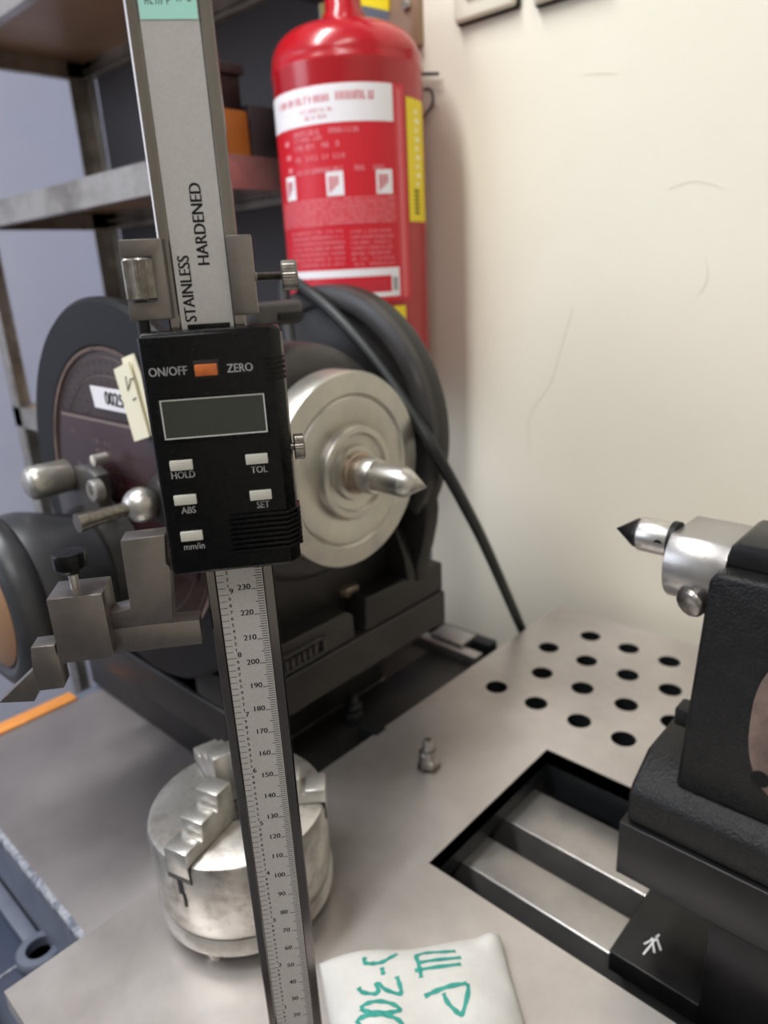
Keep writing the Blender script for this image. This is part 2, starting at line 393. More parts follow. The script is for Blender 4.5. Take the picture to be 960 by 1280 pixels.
# index plate facing -Y
IX, IZ = -477, 251
ip = obj('index_plate', lathe([(100, 0), (139, 0), (141, 3), (141, 8), (138, 11), (110, 11), (108, 8), (100, 8)], (IX, 242, IZ), (0, -1, 0), 96), 'black', t, smooth=40)
dk = obj('index_disc', lathe([(108, 0), (107.5, 7), (105, 8.5), (0, 8.5)], (IX, 241, IZ), (0, -1, 0), 96), 'index', ip, smooth=40)
for rr in (70, 88, 101): obj('scored_ring', lathe([(rr, 8.3), (rr+.4, 8.8), (rr+.9, 8.3)], (IX, 241, IZ), (0, -1, 0), 96), 'rust', dk)
obj('rim_highlight', lathe([(105.5, 7), (106, 9.6), (108.5, 10), (109, 8)], (IX, 241, IZ), (0, -1, 0), 96), 'rust', ip, smooth=40)  # lighter ring drawn as the highlight along the disc's rim
bm = bmesh.new()
for rr, nn in ((98, 66), (91, 58), (84, 49), (77, 43)):
    for k in range(nn):
        a = 2*PI*k/nn; x, z = IX+rr*math.cos(a), IZ+rr*math.sin(a)
        bm.faces.new([bm.verts.new((x+1.0*math.cos(b), 232.4, z+1.0*math.sin(b))) for b in (0, 1.05, 2.1, 3.15, 4.2, 5.25)])
flat('index_holes', bm, 'black', ip)['kind'] = 'stuff'
np_ = obj('nameplate', prism([(IX-78, IZ+58), (IX-94, IZ+22), (IX-96, IZ-8), (IX-82, IZ-44), (IX+82, IZ-44), (IX+96, IZ-8), (IX+94, IZ+22), (IX+78, IZ+58)], 'y', 230.5, 232.5), 'nameplate', t, bevel=.5)
bm = bmesh.new(); mp = lambda x, y: (IX+x, 230.2, IZ+y)
add_rect(bm, -78, 78, 55, 57, mp)
for yy, a_, b_ in ((44, -66, -60), (40, -34, -8), (33, -30, -6), (18, -66, -60), (20, -50, 60), (11, -52, 62), (2, -50, 60)): scribble(bm, a_, b_, yy, 3.2, mp)
put(flat('nameplate_lettering', bm, 'brown_steel', np_), kind='stuff')
# handle, bracket and lever in front of the index plate
def Yp(x, y, Y): return on(x, y, 'y', Y)
k0 = Yp(88, 593, 214); k1 = Vector((k0.x, 182, k0.z))
arm = obj('index_bracket', prism([(Yp(*p, 222).x, Yp(*p, 222).z) for p in ((80,588),(118,577),(134,592),(140,640),(146,690),(100,690),(92,640))], 'y', 213, 224), 'cast_grey', t, bevel=1.5)
c = Yp(124, 612, 213)
obj('socket_screw', lathe([(8, -1), (8, 5), (7, 6), (4, 6), (4, 2), (0, 2)], c, (0, -1, 0), 24), 'jaw', arm)
obj('crank_knob', lathe([(9, 0), (11, 1), (12, 2), (12.5, 26), (11.5, 30), (9, 32), (0, 32.5)], k0, k1-k0, 40), 'faceplate', t, smooth=50)
c2 = Yp(133, 572, 222)
obj('stop_pin', cyl(c2, c2+Vector((0,-10,0)), 4, seg=16), 'jaw', arm)
b0 = Yp(176, 631, 200)
lv = obj('ball_lever', lathe([(4.2, 8), (4.2, 14), (5, 30), (5.6, 40)], b0, (0, -1, 0), 24), 'knurl', t, smooth=60)
obj('lever_ball', lathe([(0, -11)]+[(11*math.cos(a), 11*math.sin(a)) for a in [math.radians(v) for v in range(-80, 81, 10)]]+[(0, 11)], b0, (0, -1, 0), 32), 'bright', lv, smooth=80)
obj('lever_boss', lathe([(20, 0), (19, 14), (14, 22)], (b0.x+6, 230, b0.z), (0, -1, 0), 32), 'cast_dark', lv)
# drum gearbox at far left with handwheel
dx, dz = -513, 193
obj('gear_drum', lathe([(44, 0), (47, 10), (54, 30), (57, 40), (57.5, 46), (57.5, 62), (54, 67), (50, 70)], (dx, 212, dz), (0, -1, 0), 72), 'drum', t, smooth=60)
obj('neck', lathe([(50, 0), (46, 12), (43, 30)], (dx+6, 240, dz+8), (0, -1, 0), 48), 'cast_dark', t, smooth=60)
hw = obj('handwheel', lathe([(46, 0), (58, 1), (62, 5), (63.5, 12), (61, 20), (54, 24), (48, 22), (46, 17), (30, 15)], (dx, 158, dz), (0, -1, 0), 72), 'drum', t, smooth=60)
obj('wheel_face', lathe([(47, 12), (46, 22), (40, 26), (0, 28)], (dx, 158, dz), (0, -1, 0), 72), 'tan', hw, smooth=40)  # tan colour holds the orange reflection on the wheel face

# stud with nuts on the ledge
def bolt(name, label, x, y, z0, s=1.0, group=None, m='zinc', shaft=16):
    b = thing(name, label, 'bolt', (x, y, z0), group=group)
    obj('washer', lathe([(10.5*s, 0), (10.5*s, 2*s), (6*s, 2*s)], (x, y, z0), (0,0,1), 28), m, b)
    obj('hex_nut', hexnut((x, y, z0+2*s), (0,0,1), 9.2*s, 8*s), m, b, bevel=.3)
    obj('upper_nut', lathe([(6*s, 0), (8.2*s, 1*s), (8.2*s, 6*s), (6.6*s, 8*s)], (x, y, z0+10.2*s), (0,0,1), 24), m, b)
    prof = [(4.4*s, 0)]
    for i in range(int(shaft/1.25)): prof += [(4.6*s, 16*s+i*1.25*s), (4.1*s, 16*s+(i+.5)*1.25*s)]
    obj('threaded_stud', lathe(prof+[(3.6*s, 16*s+shaft*s)], (x, y, z0), (0,0,1), 20), m, b, smooth=60)
    return b
bolt('stud_bolt', 'bright stud with two nuts standing on the steel plate', -324.5, 381, 0, .95, shaft=13)
bolt('stud_bolt', 'dark stud with nut on the ledge under the dividing head', -437, 403, ZL, 1.1, m='darkrail', shaft=10)
obj_n = obj('dark_notch', box(-412, -388, 384, 398, -14, .35), 'rubber', pl)

# cable from the dividing head to the back of the plate
pth = [(-476, 398, 340), on(352, 352, 'y', 452)+Vector((4,0,0)), on(395, 372, 'y', 449), on(440, 415, 'y', 446), on(480, 465, 'y', 446), on(520, 525, 'y', 447), on(548, 572, 'y', 452), on(580, 630, 'y', 490), on(610, 690, 'y', 545), (-402, 652, -14)]
put(obj('power_cable', tube(spline(pth, 8), 5.4, 14), 'rubber', loc=(-402, 652, -14), smooth=80), 'thick black cable hanging from the dividing head to the plate edge', 'cable')

# ================================================================ TAILSTOCK (right)
t = thing('tailstock', 'black crinkle-painted tailstock with steel quill and pointed centre at right edge', 'tailstock', (-20, 370, -30))
obj('foot', box(-82, 160, 330, 412, -30, 51), 'satin_black', t, bevel=.8)
obj('slide_plate', box(-136.5, 160, 329.5, 420, 51, 88.5), 'satin_black', t, bevel=.8, seg=3)
bm = prism([(332, 89), (418, 89), (418, 118), (395, 126), (356, 126), (336, 114), (332, 109)], 'x', -133.5, 160)
obj('casting_base', bm, 'crinkle', t, bevel=2.5, seg=3)
bm = prism([(-111.5, 118), (-105.5, 246), (-102, 250.5), (160, 250.5), (160, 118)], 'y', 342, 392)
obj('upright', bm, 'crinkle', t, bevel=3, seg=3)
obj('side_nub', box(-124, -108, 366, 380, 140, 152), 'crinkle', t, bevel=2)
obj('top_cap', prism([(-103, 250.5), (-100, 262), (-97, 264), (160, 264), (160, 250.5)], 'y', 354, 396), 'satin_black', t, bevel=1.5)
obj('cap_screw_block', box(-92, 160, 396, 410, 250, 274), 'satin_black', t, bevel=1.2)
prof = [(371-21*math.cos(math.radians(a)), 242-21*math.sin(math.radians(a))) for a in range(-58, 181, 7)]
prof += [(392, 242), (397, 259), (368, 259.5)]
qu = obj('quill', prism(prof, 'x', -132, -101), 'rail', t, bevel=.8, smooth=40)
obj('quill_collar', lathe([(8, 0), (10.6, .3), (10.6, 3.5), (8, 4)], (-135.2, 370, 252), (1,0,0), 40), 'black', t)
dc = obj('dead_centre', lathe([(9, 0), (9.6, 1), (9.6, 19), (9.2, 20), (8.4, 20.5)], (-132.5, 370, 252), (-1,0,0), 48), 'bright', t, smooth=40)
obj('centre_tip', lathe([(8.4, 0), (8.2, 2), (0, 14)], (-153.2, 370, 252), (-1,0,0), 48), 'satin_black', dc, smooth=40)
ch = on(822, 680, 'y', 360.6)
obj('centre_flat', lathe([(2.6, 0), (2.6, .8), (0, .8)], (ch.x, 361.3, ch.z), (0,-1,-.15), 20), 'black', dc)
cb = on(862, 751, 'y', 350)
ob_ = obj('quill_clamp_screw', lathe([(7.6, 0), (8.4, 1.5), (8.4, 8), (7.2, 10), (0, 11)], (cb.x+3, 357, cb.z+1), (-.35,-1,-.25), 12), 'zinc', t, bevel=.3)
obj('screw_relief', lathe([(10.5, 0), (10.5, 4)], (cb.x+3, 359, cb.z+6), (-.25,-1,-.1), 32), 'rail', ob_)
# brown recess in the upright front, arrow-marked gib block
rc = on(975, 915, 'y', 342)
a = on(936, 915, 'y', 342).x
w = abs(rc.x-a)+14
zc_t = on(955, 806, 'y', 342).z; zc_b = on(955, 1000, 'y', 342).z
cxr = a+w; 
prf = []
for k in range(40):
    an = 2*PI*k/40; c_, s_ = math.cos(an), math.sin(an)
    prf.append((cxr+w*math.copysign(abs(c_)**.8, c_), (zc_t+zc_b)/2+(zc_t-zc_b)/2*math.copysign(abs(s_)**.8, s_)))
obj('oval_recess', prism(prf, 'y', 341.2, 343), 'rust', t, bevel=.4)['label'] = 'rusty brown oval recess'
hp = on(950, 974, 'y', 341)
obj('recess_hole', lathe([(4.5, 0), (4.5, .5), (0, .5)], (hp.x, 341.1, hp.z), (0,-1,0), 20), 'black', t)
gb = obj('gib_block', box(-137.5, -82, 330.5, 396, -30, -14), 'satin_black', t, bevel=.8, seg=3)
bm = bmesh.new()
def zstroke(bm, p, q, z, w=1.0):
    a = on(*p, 'z', z); b = on(*q, 'z', z); d = (b-a).normalized(); s = Vector((-d.y, d.x, 0))*w/2
    bm.faces.new([bm.verts.new(v) for v in (a-s, b-s, b+s, a+s)])
for p, q in (((804,1193),(824,1168)), ((805,1180),(816,1174)), ((815,1172),(818,1191)), ((820,1170),(826,1188))): zstroke(bm, p, q, -13.8)
flat('arrow_mark', bm, 'scratch', gb)

# ================================================================ THREE-JAW CHUCK
CX, CY = -336.5, 203
t = thing('three_jaw_chuck', 'worn steel three-jaw chuck standing on the plate behind the gauge beam', 'chuck', (CX, CY, 0))
ck = obj('chuck_body', lathe([(50, 24), (55.5, 24), (56.5, 26), (57, 74), (55.8, 77.5), (54, 78.5), (18, 78.5), (15, 75), (15, 30)], (CX, CY, 0), (0,0,1), 96), 'chuck', t, smooth=40)
obj('back_flange', lathe([(50, 10), (55, 10), (57, 12), (57.5, 22), (56.5, 23.6), (50, 23.6)], (CX, CY, 0), (0,0,1), 96), 'jaw', t, smooth=40)
for a in (-58, 62, 182):
    a = math.radians(a-6); x, y = CX+46*math.cos(a), CY+46*math.sin(a)
    obj('mounting_stud', lathe([(6, 0), (6.5, 1), (6.5, 10.5)], (x, y, 0), (0,0,1), 20), 'zinc', t)
for a in (-74, 46, 166):
    R = Matrix.Translation((CX, CY, 0)) @ Matrix.Rotation(math.radians(a), 4, 'Z')
    bm = prism([(11, 70), (57.6, 70), (57.6, 88.5), (44.5, 88.5), (44.5, 86), (42, 86), (42, 97.5), (29, 97.5), (29, 95), (26.5, 95), (26.5, 106), (13, 106)][::-1], 'y', -8.5, 8.5)
    # notches beneath each step
    j = obj('jaw', (bm.transform(R), bm)[1], 'jaw', t, bevel=.9)
    bm = box(14, 57.15, -8.9, 8.9, 66, 78.7); bm.transform(R)
    obj('jaw_slot', bm, 'satin_black', ck, bevel=.2)
    bm = box(54, 57.3, -2, 1.5, 56, 66.5); box(54, 57.3, .5, 2.5, 47, 57, bm); bm.transform(R)
    if a == -74: obj('slot_chip', bm, 'bed_dark', ck)

# ================================================================ COTTON BAG
BA = on(398, 1200, 'z', 8); BB = on(624, 1171, 'z', 8); BC = on(705, 1440, 'z', 8); BD = on(446, 1470, 'z', 8)
rb = random.Random(3)
wr_ = [(rb.uniform(2, 16), rb.uniform(-9, 9), rb.uniform(0, 6.3), rb.uniform(.3, 1.3)) for _ in range(16)]
def bag_pt(u, v, top=True):
    p = (BA*(1-u)+BB*u)*(1-v)+(BD*(1-u)+BC*u)*v
    e = (1-abs(2*u-1)**4)*(1-abs(2*v-1)**4)
    prof = max(e, 0)**.55
    h = 20*prof*(0.85+.15*math.sin(3.1*u+1))
    if top:
        h += prof*sum(A*math.sin(a*u+b*v*2+c) for a, b, c, A in wr_)*.6
        h += 7*math.exp(-((u-.95)**2+(v-.05)**2)/.006)
        z = 5+h
    else: z = 4-3.6*prof
    # the soft outline bulges and puckers
    q = 1+.03*math.sin(9*u)*(1-prof)
    ctr = (BA+BB+BC+BD)/4
    p = ctr+(p-ctr)*q; r = Vector((p.x, p.y, max(z, .4)))
    return r
bm = bmesh.new(); n = 70; G = {}
for top in (0, 1):
    for i in range(n+1):
        for k in range(n+1):
            u, v = i/n, k/n
            if top == 0 and (i in (0, n) or k in (0, n)): continue
            G[top, i, k] = bm.verts.new(bag_pt(u, v, bool(top)))
for top in (0, 1):
    for i in range(n):
        for k in range(n):
            f = [G.get((top, *q)) or G[1, q[0], q[1]] for q in ((i,k),(i+1,k),(i+1,k+1),(i,k+1))]
            bm.faces.new(f if top else f[::-1])
bagc = (BA+BB+BC+BD)/4; bagc.z = 0
t = thing('cotton_bag', 'white cotton bag with green handwriting lying on the plate at the bottom edge', 'bag', bagc)
bg = obj('bag_cloth', bm, 'bag', t, smooth=180)
# marker strokes laid on the cloth
from mathutils.bvhtree import BVHTree
bb = bmesh.new(); 
vv = [[bb.verts.new(bag_pt(i/n, k/n)) for k in range(n+1)] for i in range(n+1)]
for i in range(n):
    for k in range(n): bb.faces.new((vv[i][k], vv[i+1][k], vv[i+1][k+1], vv[i][k+1]))
tree = BVHTree.FromBMesh(bb); bb.free()
def cloth(x, y):
    h = tree.ray_cast(CAM, ray(x, y).normalized())
    return h[0] if h[0] is not None else None
def C5(x, y): return (370+x*.34375, 1140+y*.34375)      # sheet coordinates of the close-up to frame pixels
strokes = [
 [(250,165),(250,185),(275,188),(310,184),(345,165),(368,153)],                      # hook of the 5
 [(312,202),(318,230)],                                                              # dash
 [(228,275),(240,292),(285,298),(300,290),(292,265),(300,262),(330,285),(380,298),(376,262),(366,235)],   # 3
 [(235,352),(255,335),(300,325),(350,335),(378,355),(350,365),(300,366),(255,362),(235,352)],              # 0
 [(222,405),(232,388),(280,374),(330,376),(370,392),(385,410),(350,425),(260,425),(222,405)],              # 0
 [(432,162),(470,150),(530,146),(580,143)], [(440,186),(500,176),(600,166)], [(432,214),(500,202),(600,190)], [(436,160),(448,200),(456,240)],  # Ш
 [(468,308),(500,292),(560,270),(622,260)], [(622,260),(626,290),(606,368),(590,368),(552,330),(536,296)],  # P
]
bm = bmesh.new()
for s in strokes:
    pts = [Vector((*C5(*p), 0)) for p in s]; pts = spline(pts, 5) if len(pts) > 2 else [pts[0].lerp(pts[1], k/8) for k in range(9)]
    P = [cloth(p.x, p.y) for p in pts]; P = [p for p in P if p is not None]
    if len(P) < 2: continue
    prev = None
    for i, p in enumerate(P):
        d = (P[min(i+1, len(P)-1)]-P[max(i-1, 0)]).normalized(); up = Vector((0, 0, 1)); sd = d.cross(up).normalized()
        w = 1.2+.25*math.sin(i*1.3)
        def lift(q):
            hh = tree.ray_cast(Vector((q.x, q.y, 200)), Vector((0,0,-1))); return Vector((q.x, q.y, (hh[0].z if hh[0] is not None else q.z)+.25))
        cur = (bm.verts.new(lift(p-sd*w)), bm.verts.new(lift(p)), bm.verts.new(lift(p+sd*w)))
        if prev:
            bm.faces.new((prev[0], cur[0], cur[1], prev[1])); bm.faces.new((prev[1], cur[1], cur[2], prev[2]))
        prev = cur
flat('marker_writing', bm, 'green', bg, smooth=180)

# ================================================================ HEIGHT GAUGE (in focus)
ANG = math.radians(51.459)
GO = Vector((-195.2, 131.5, 0))
gauge = thing('height_gauge', 'tall digital height gauge with black readout and steel scale beam in the foreground', 'height gauge', GO, ANG, local=True)
GD = Vector((math.cos(ANG), math.sin(ANG), 0)); GN = Vector((-math.sin(ANG), math.cos(ANG), 0)); T0 = 65.3
def G(x, y, ly=0):
    """pixel on the gauge's plane at depth ly -> (local x, local z)"""
    v = ray(x, y); k = ((GO-CAM).dot(GN)+ly)/v.dot(GN); P = CAM+v*k-GO
    return P.dot(GD), P.z
BX = -12.1, 11.4            # beam edges
CXL, CXR = -8.5, 7.5        # recessed scale channel
# beam: base, face strips, recessed scale
bm = prism([(BX[0], 5.5), (BX[0], .5), (BX[0]+.5, 0), (CXL-.5, 0), (CXL, .5), (CXR, .5), (CXR+.5, 0), (BX[1]-.5, 0), (BX[1], .5), (BX[1], 5.5)], 'z', 40, T0+425)
beam = obj('beam', bm, 'beam_edge', gauge, smooth=20)
sc = obj('scale_face', box(CXL+.05, CXR-.05, .3, .6, 42, T0+425), 'beam_scale', beam)
bm = bmesh.new(); mp = lambda x, z: (x, .27, T0+z)
for i in range(0, 301):
    ln = 4.1 if i % 10 == 0 else 3.0 if i % 5 == 0 else 2.2
    add_rect(bm, CXR-.35-ln, CXR-.3, i-.14, i+.14, mp)
    if i % 10 == 0 and i:
        add_text(bm, str(i), 3.1, lambda x, y, i=i: (x+.6, .27, T0+i+y+.9), 'CENTER', .08)
for i in range(0, 236):                       # inch side: 1/20 in marks
    z = i*1.27
    tenth = i % 2 == 0; inch = i % 20 == 0
    ln = 3.6 if inch else 2.5 if tenth else 1.6
    if tenth or True: add_rect(bm, CXL+.1, CXL+.1+(ln if tenth else 0.9), z-.11, z+.11, mp) if tenth else None
    if inch and i: add_text(bm, str(i//20), 3.0, lambda x, y, z=z: (x-3.9, .27, T0+z+y+1.2), 'CENTER', .08)
    elif tenth and i: add_text(bm, str((i//2) % 10), 1.9, lambda x, y, z=z: (x-4.8, .27, T0+z+y+.7), 'CENTER', .06)
# vertical lettering higher up the beam
def vtext(s, px0, py0, px1, py1, size, ly=.27):
    a = G(px0, py0); b = G(px1, py1); xc = (a[0]+b[0])/2; zc = (a[1]+b[1])/2; ln = abs(b[1]-a[1])
    V, _ = glyphs(s, size); w = max(v.x for v in V)-min(v.x for v in V); f = ln/w
    add_text(bm, s, size, lambda x, y: (xc-y, ly, zc+x*f), 'CENTER', .17)
vtext('STAINLESS', 240, 402, 229, 320, 5.0)
vtext('HARDENED', 256, 331, 243, 229, 5.0)
bm2 = bmesh.new()
put(flat('scale_markings', bm, 'ink', beam), kind='stuff')
sx0, sz0 = G(176, 24); sx1, _ = G(238, 22)
st = obj('calibration_sticker', box(CXL+.3, CXR-.3, .05, .3, sz0, sz0+14), 'mint', beam); st['label'] = 'mint green sticker'
bm = bmesh.new(); mp2 = lambda x, z: (x, .02, z)
scribble(bm, -6.5, -.3, sz0+4.3, 1.7, mp2); scribble(bm, 2, 5.5, sz0+5, 1.9, mp2)
put(flat('sticker_print', bm, 'ink', beam), kind='stuff')
obj('gauge_base', box(-24, 26, -60, 14, 0, 42), 'gauge_steel', gauge, bevel=2)

# upper carriage: left and right clamp halves joined behind the beam
hz0, hz1 = G(162, 402, -4)[1], G(147, 300, -4)[1]
FY = -4
l0 = G(147, 300, FY)[0]; l1 = G(200, 298, FY)[0]+.3; r0 = G(281, 292, FY)[0]; r1 = G(313, 292, FY)[0]
wx0 = l0-.3; wx1 = G(193, 350, FY)[0]; wz1 = G(150, 322, FY)[1]; wz0 = G(165, 378, FY)[1]
# C-shaped left half with a window for the thumb wheel
bm = prism([(l0, hz1), (l1, hz1), (l1, hz0), (l0, hz0), (l0, wz0), (wx1, wz0), (wx1, wz1), (l0, wz1)], 'y', FY, 7)
box(l1-1, r0+1, 6, 9.5, hz0, hz1, bm)
cr = obj('fine_adjust_carriage', bm, 'gauge_steel', gauge, bevel=.25)
obj('thumb_wheel', lathe([(4.3, wz0+.4), (4.75, wz0+.9), (4.75, wz1-.9), (4.3, wz1-.4)], (wx0+4.75, -1.9, 0), (0,0,1), 96, rmod=knurl), 'knurl', cr, smooth=10)
bm = prism([(r0, hz0), (r1, hz0), (r1, hz1), (r0, hz1)], 'y', FY, 8)
obj('carriage_cheek', bm, 'gauge_steel', gauge, bevel=.3)
kz = G(362, 344, 0)[1]; kx0 = G(321, 344, 0)[0]; kx1 = G(352, 344, 0)[0]; kx2 = G(372, 344, 0)[0]
prof = []
for i in range(22): prof += [(1.35, i*.42), (1.05, i*.42+.21)]
ls = obj('lock_screw', lathe([(1.2, -2)]+prof[:int((kx1-kx0)/.42)*2]+[(1.2, kx1-kx0)], (kx0, 2, kz), (1,0,0), 20), 'knurl', gauge, smooth=60)
obj('screw_head', lathe([(0, -.1), (4.3, 0), (4.6, .4), (4.6, kx2-kx1-.7), (4.1, kx2-kx1)], (kx1, 2, kz), (1,0,0), 64, rmod=knurl), 'knurl', ls, smooth=12)
obj('feed_screw', cyl((wx0+3.2, .6, T0+316), (wx0+3.2, .6, wz0+1), 2.0, seg=20), 'satin_black', gauge)
# small black stop on the beam just above the readout
sz = G(258, 407, -1)[1]
obj('stop_pad', box(-6.5, 6.3, -2, .3, sz-1.5, sz+.6), 'plastic', gauge, bevel=.2)

# readout housing
HF = -12.5
tl = G(163, 419, HF); tr = G(333, 408, HF); bl = G(221, 719, HF); br = G(366, 708, HF)
hx0 = (tl[0]+bl[0])/2; hx1 = (tr[0]+br[0])/2; hz1 = (tl[1]+tr[1])/2; hz0 = (bl[1]+br[1])/2
rx = G(360, 520, -8)[0]
hxr = rx
bm = bmesh.new()
def hring(z, ins):
    return [bm.verts.new(p) for p in ((hx0+ins, -1.5, z), (hx0+ins, HF+1.0+ins, z), (hx0+.9+ins, HF+ins, z), (hx1-ins, HF+ins, z), (hxr-ins, HF+3.6, z), (hxr-ins, -1.5, z))]
rings = [hring(hz0, 1.2), hring(hz0+1.2, 0), hring(hz1-1.2, 0), hring(hz1, .9)]
for A, B in zip(rings, rings[1:]):
    for k in range(6): bm.faces.new((A[k], A[(k+1) % 6], B[(k+1) % 6], B[k]))
bm.faces.new(rings[0][::-1]); bm.faces.new(rings[-1])
hs = obj('readout_housing', bm, 'plastic', gauge, bevel=.35, seg=2)
obj('slider_body', box(hx0+3, hxr+.6, -1.6, 8.5, hz0+4, hz1-3), 'gauge_steel', gauge, bevel=.3)
FYp = HF-.02
def hp_(x, y): return G(x, y, HF)
# display
d = [hp_(*p) for p in ((198,500),(331,492),(334,541),(207,549))]
dx0, dx1 = (d[0][0]+d[3][0])/2, (d[1][0]+d[2][0])/2; dz1, dz0 = (d[0][1]+d[1][1])/2, (d[2][1]+d[3][1])/2
def frame_ring(x0, x1, z0, z1, w, y0, y1):
    bm = bmesh.new()
    box(x0, x1, y0, y1, z1-w, z1, bm); box(x0, x1, y0, y1, z0, z0+w, bm); box(x0, x0+w, y0, y1, z0+w, z1-w, bm); box(x1-w, x1, y0, y1, z0+w, z1-w, bm)
    return bm
obj('display_bezel', frame_ring(dx0-1.2, dx1+1.2, dz0-1.2, dz1+1.2, 1.1, HF-.35, HF+.2), 'plastic', hs, bevel=.1)
obj('display_border', frame_ring(dx0, dx1, dz0, dz1, .4, HF-.12, HF+.1), 'white_print', hs)
obj('display', box(dx0+.3, dx1-.3, HF-.06, HF+.1, dz0+.3, dz1-.3), 'lcd', hs)
# buttons and lettering
def tx(s, x, y, size):
    let = bmesh.new(); cxx, czz = hp_(x, y); add_text(let, s, size, lambda u, v: (cxx+u*.84, HF-.03, czz+v), 'CENTER', .03 if s[0] == 'm' else .05)
    put(flat('button_lettering', let, 'white_print', hs), kind='stuff')
def button(name, x, y, w, h, m, label=None, d=1.5):
    cxx, czz = hp_(x, y)
    o = obj(name, box(cxx-w/2, cxx+w/2, HF-d, HF+.3, czz-h/2, czz+h/2), m, hs, bevel=.22, seg=2)
    if label: o['label'] = label
obj('button_well', box(hp_(242,460)[0], hp_(274,460)[0], HF-.05, HF+.2, hp_(258,472)[1]-.3, hp_(258,451)[1]+.3), 'ink', hs, bevel=.05)
button('power_button', 258, 462, 6.6, 3.3, 'orange', 'orange power button', 1.6)
for x, y in ((227,581),(321,573),(232,624),(326,618),(240,669)): button('button', x, y, 6.9, 3.1, 'button', None, 1.3)
tx('ON/OFF', 210, 465, 3.7); tx('ZERO', 300, 460, 3.6)
tx('HOLD', 229, 594, 3.2); tx('TOL', 324, 587, 3.2); tx('ABS', 236, 638, 3.2); tx('SET', 329, 631, 3.2); tx('mm/in', 243, 683, 3.2)
# grip ribs low on the right and high on the right edge
for k in range(8):
    y = 646+6.2*k; x0, z = hp_(286+.6*k, y); x1 = hx1
    bm = box(x0, hx1, HF-.9, HF+.1, z-.5, z+.5)
    obj('grip_rib', bm, 'plastic', hs, bevel=.18)
    bm = prism([(hx1-.5, HF-.9), (hx1+.4, HF-.7), (hxr+1.2, HF+3.0), (hxr+1.2, -3), (hx1, -3)], 'z', z-.5, z+.5); obj('grip_rib', bm, 'plastic', hs, bevel=.15)
for k in range(5):
    z = hp_(345, 447+6.5*k)[1]
    bm = prism([(hx1-1.6, HF-.25), (hx1, HF-.25), (hxr+.7, HF+3.4), (hxr+.7, -3), (hx1-1.6, -3)], 'z', z-.4, z+.4); obj('grip_rib', bm, 'plastic', hs, bevel=.15)
# side lock knob
kx, kz = G(369, 558, -4)
sk = obj('slider_lock_screw', cyl((hxr-1, -4, kz), (kx, -4, kz), 1.3, seg=16), 'knurl', gauge)
obj('screw_head', lathe([(0, -.05), (3.9, 0), (4.2, .4), (4.2, 3.1), (3.8, 3.5), (0, 3.5)], (kx-.4, -4, kz), (1,0,0), 64, rmod=knurl), 'knurl', sk, smooth=12)

# measuring arm (L plate), clamp, bar, scriber
AY = -6
def A(x, y, ly=AY): return G(x, y, ly)
p = [A(150,684), A(158,672), A(204,667), A(208,705), A(213,772), A(216,779), A(147,790), A(140,762), A(165,760), A(158,740)]
top = A(150,684)[1]
pts = [A(150,676), A(206,669), A(208,705), A(212,708), A(216,778), A(135,790), A(128,770), A(163,761)]
arm = obj('measuring_arm', prism(pts, 'y', AY, AY+9), 'gauge_steel', gauge, bevel=.35)
obj('arm_mount', box(A(206,700)[0]-2, hx0+8, AY+3, 6, A(206,690)[1]-8, A(206,669)[1]-2), 'gauge_steel', gauge, bevel=.3)
KY = -11
x0 = G(57,750,KY)[0]; x1 = G(127,742,KY)[0]; z1 = (G(57,750,KY)[1]+G(127,742,KY)[1])/2; z0 = (G(75,829,KY)[1]+G(143,823,KY)[1])/2
x0 = (x0+G(75,829,KY)[0])/2; x1 = (x1+G(143,823,KY)[0])/2
bm = box(x0, x1, KY, KY+2.6, z0, z1); box(x0, x1, KY+12.4, KY+15, z0, z1, bm); box(x0, x1, KY, KY+15, z1-3, z1, bm); box(x0, x1, KY, KY+15, z0, z0+2.5, bm)
cl = obj('scriber_clamp', box(x0, x1, KY, KY+15, z0, z1), 'gauge_steel', gauge, bevel=.4)
sx, sz_ = G(95, 738, KY+7)
sc_ = obj('clamp_screw', cyl((sx, KY+7, z1-1), (sx, KY+7, z1+7), 1.5, seg=20), 'bright', gauge)
obj('screw_knob', lathe([(1.8, 0), (3.2, .8), (5.0, 2.4), (5.3, 3.2), (5.3, 7.2), (4.9, 7.9), (0, 8)], (sx, KY+7, z1+5.2), (0,0,1), 36, rmod=lambda k: 1-.03*(k % 3 == 0)), 'plastic', sc_, smooth=40)
BYY = -6.5
b0x = x1-4; b1x = G(251,790,BYY)[0]; bz1 = (G(150,793,BYY)[1]+G(250,781,BYY)[1])/2+2.0; bz0 = (G(150,818,BYY)[1]+G(252,804,BYY)[1])/2
obj('holder_bar', box(b0x, b1x, BYY, BYY+8, bz0, bz1), 'gauge_steel', gauge, bevel=.3)
s0 = G(38,810,BYY); s1 = G(48,866,BYY); s2 = G(80,860,BYY)
scr = obj('scriber', prism([(s0[0], s0[1]), (s2[0], s0[1]), (s2[0], s2[1]), ((s0[0]+s1[0])/2, s2[1]), ((s0[0]+s1[0])/2-.6, G(43,838,BYY)[1])], 'y', BYY, BYY+8), 'gauge_steel', gauge, bevel=.25)
q0 = G(45,835,BYY); q1 = G(-3,881,BYY); q2 = G(42,879,BYY); q3 = G(48,864,BYY)
obj('scriber_blade', prism([q0, q1, q2, (q3[0], q3[1])], 'y', BYY+1, BYY+6.5), 'gauge_steel', scr, bevel=.2)

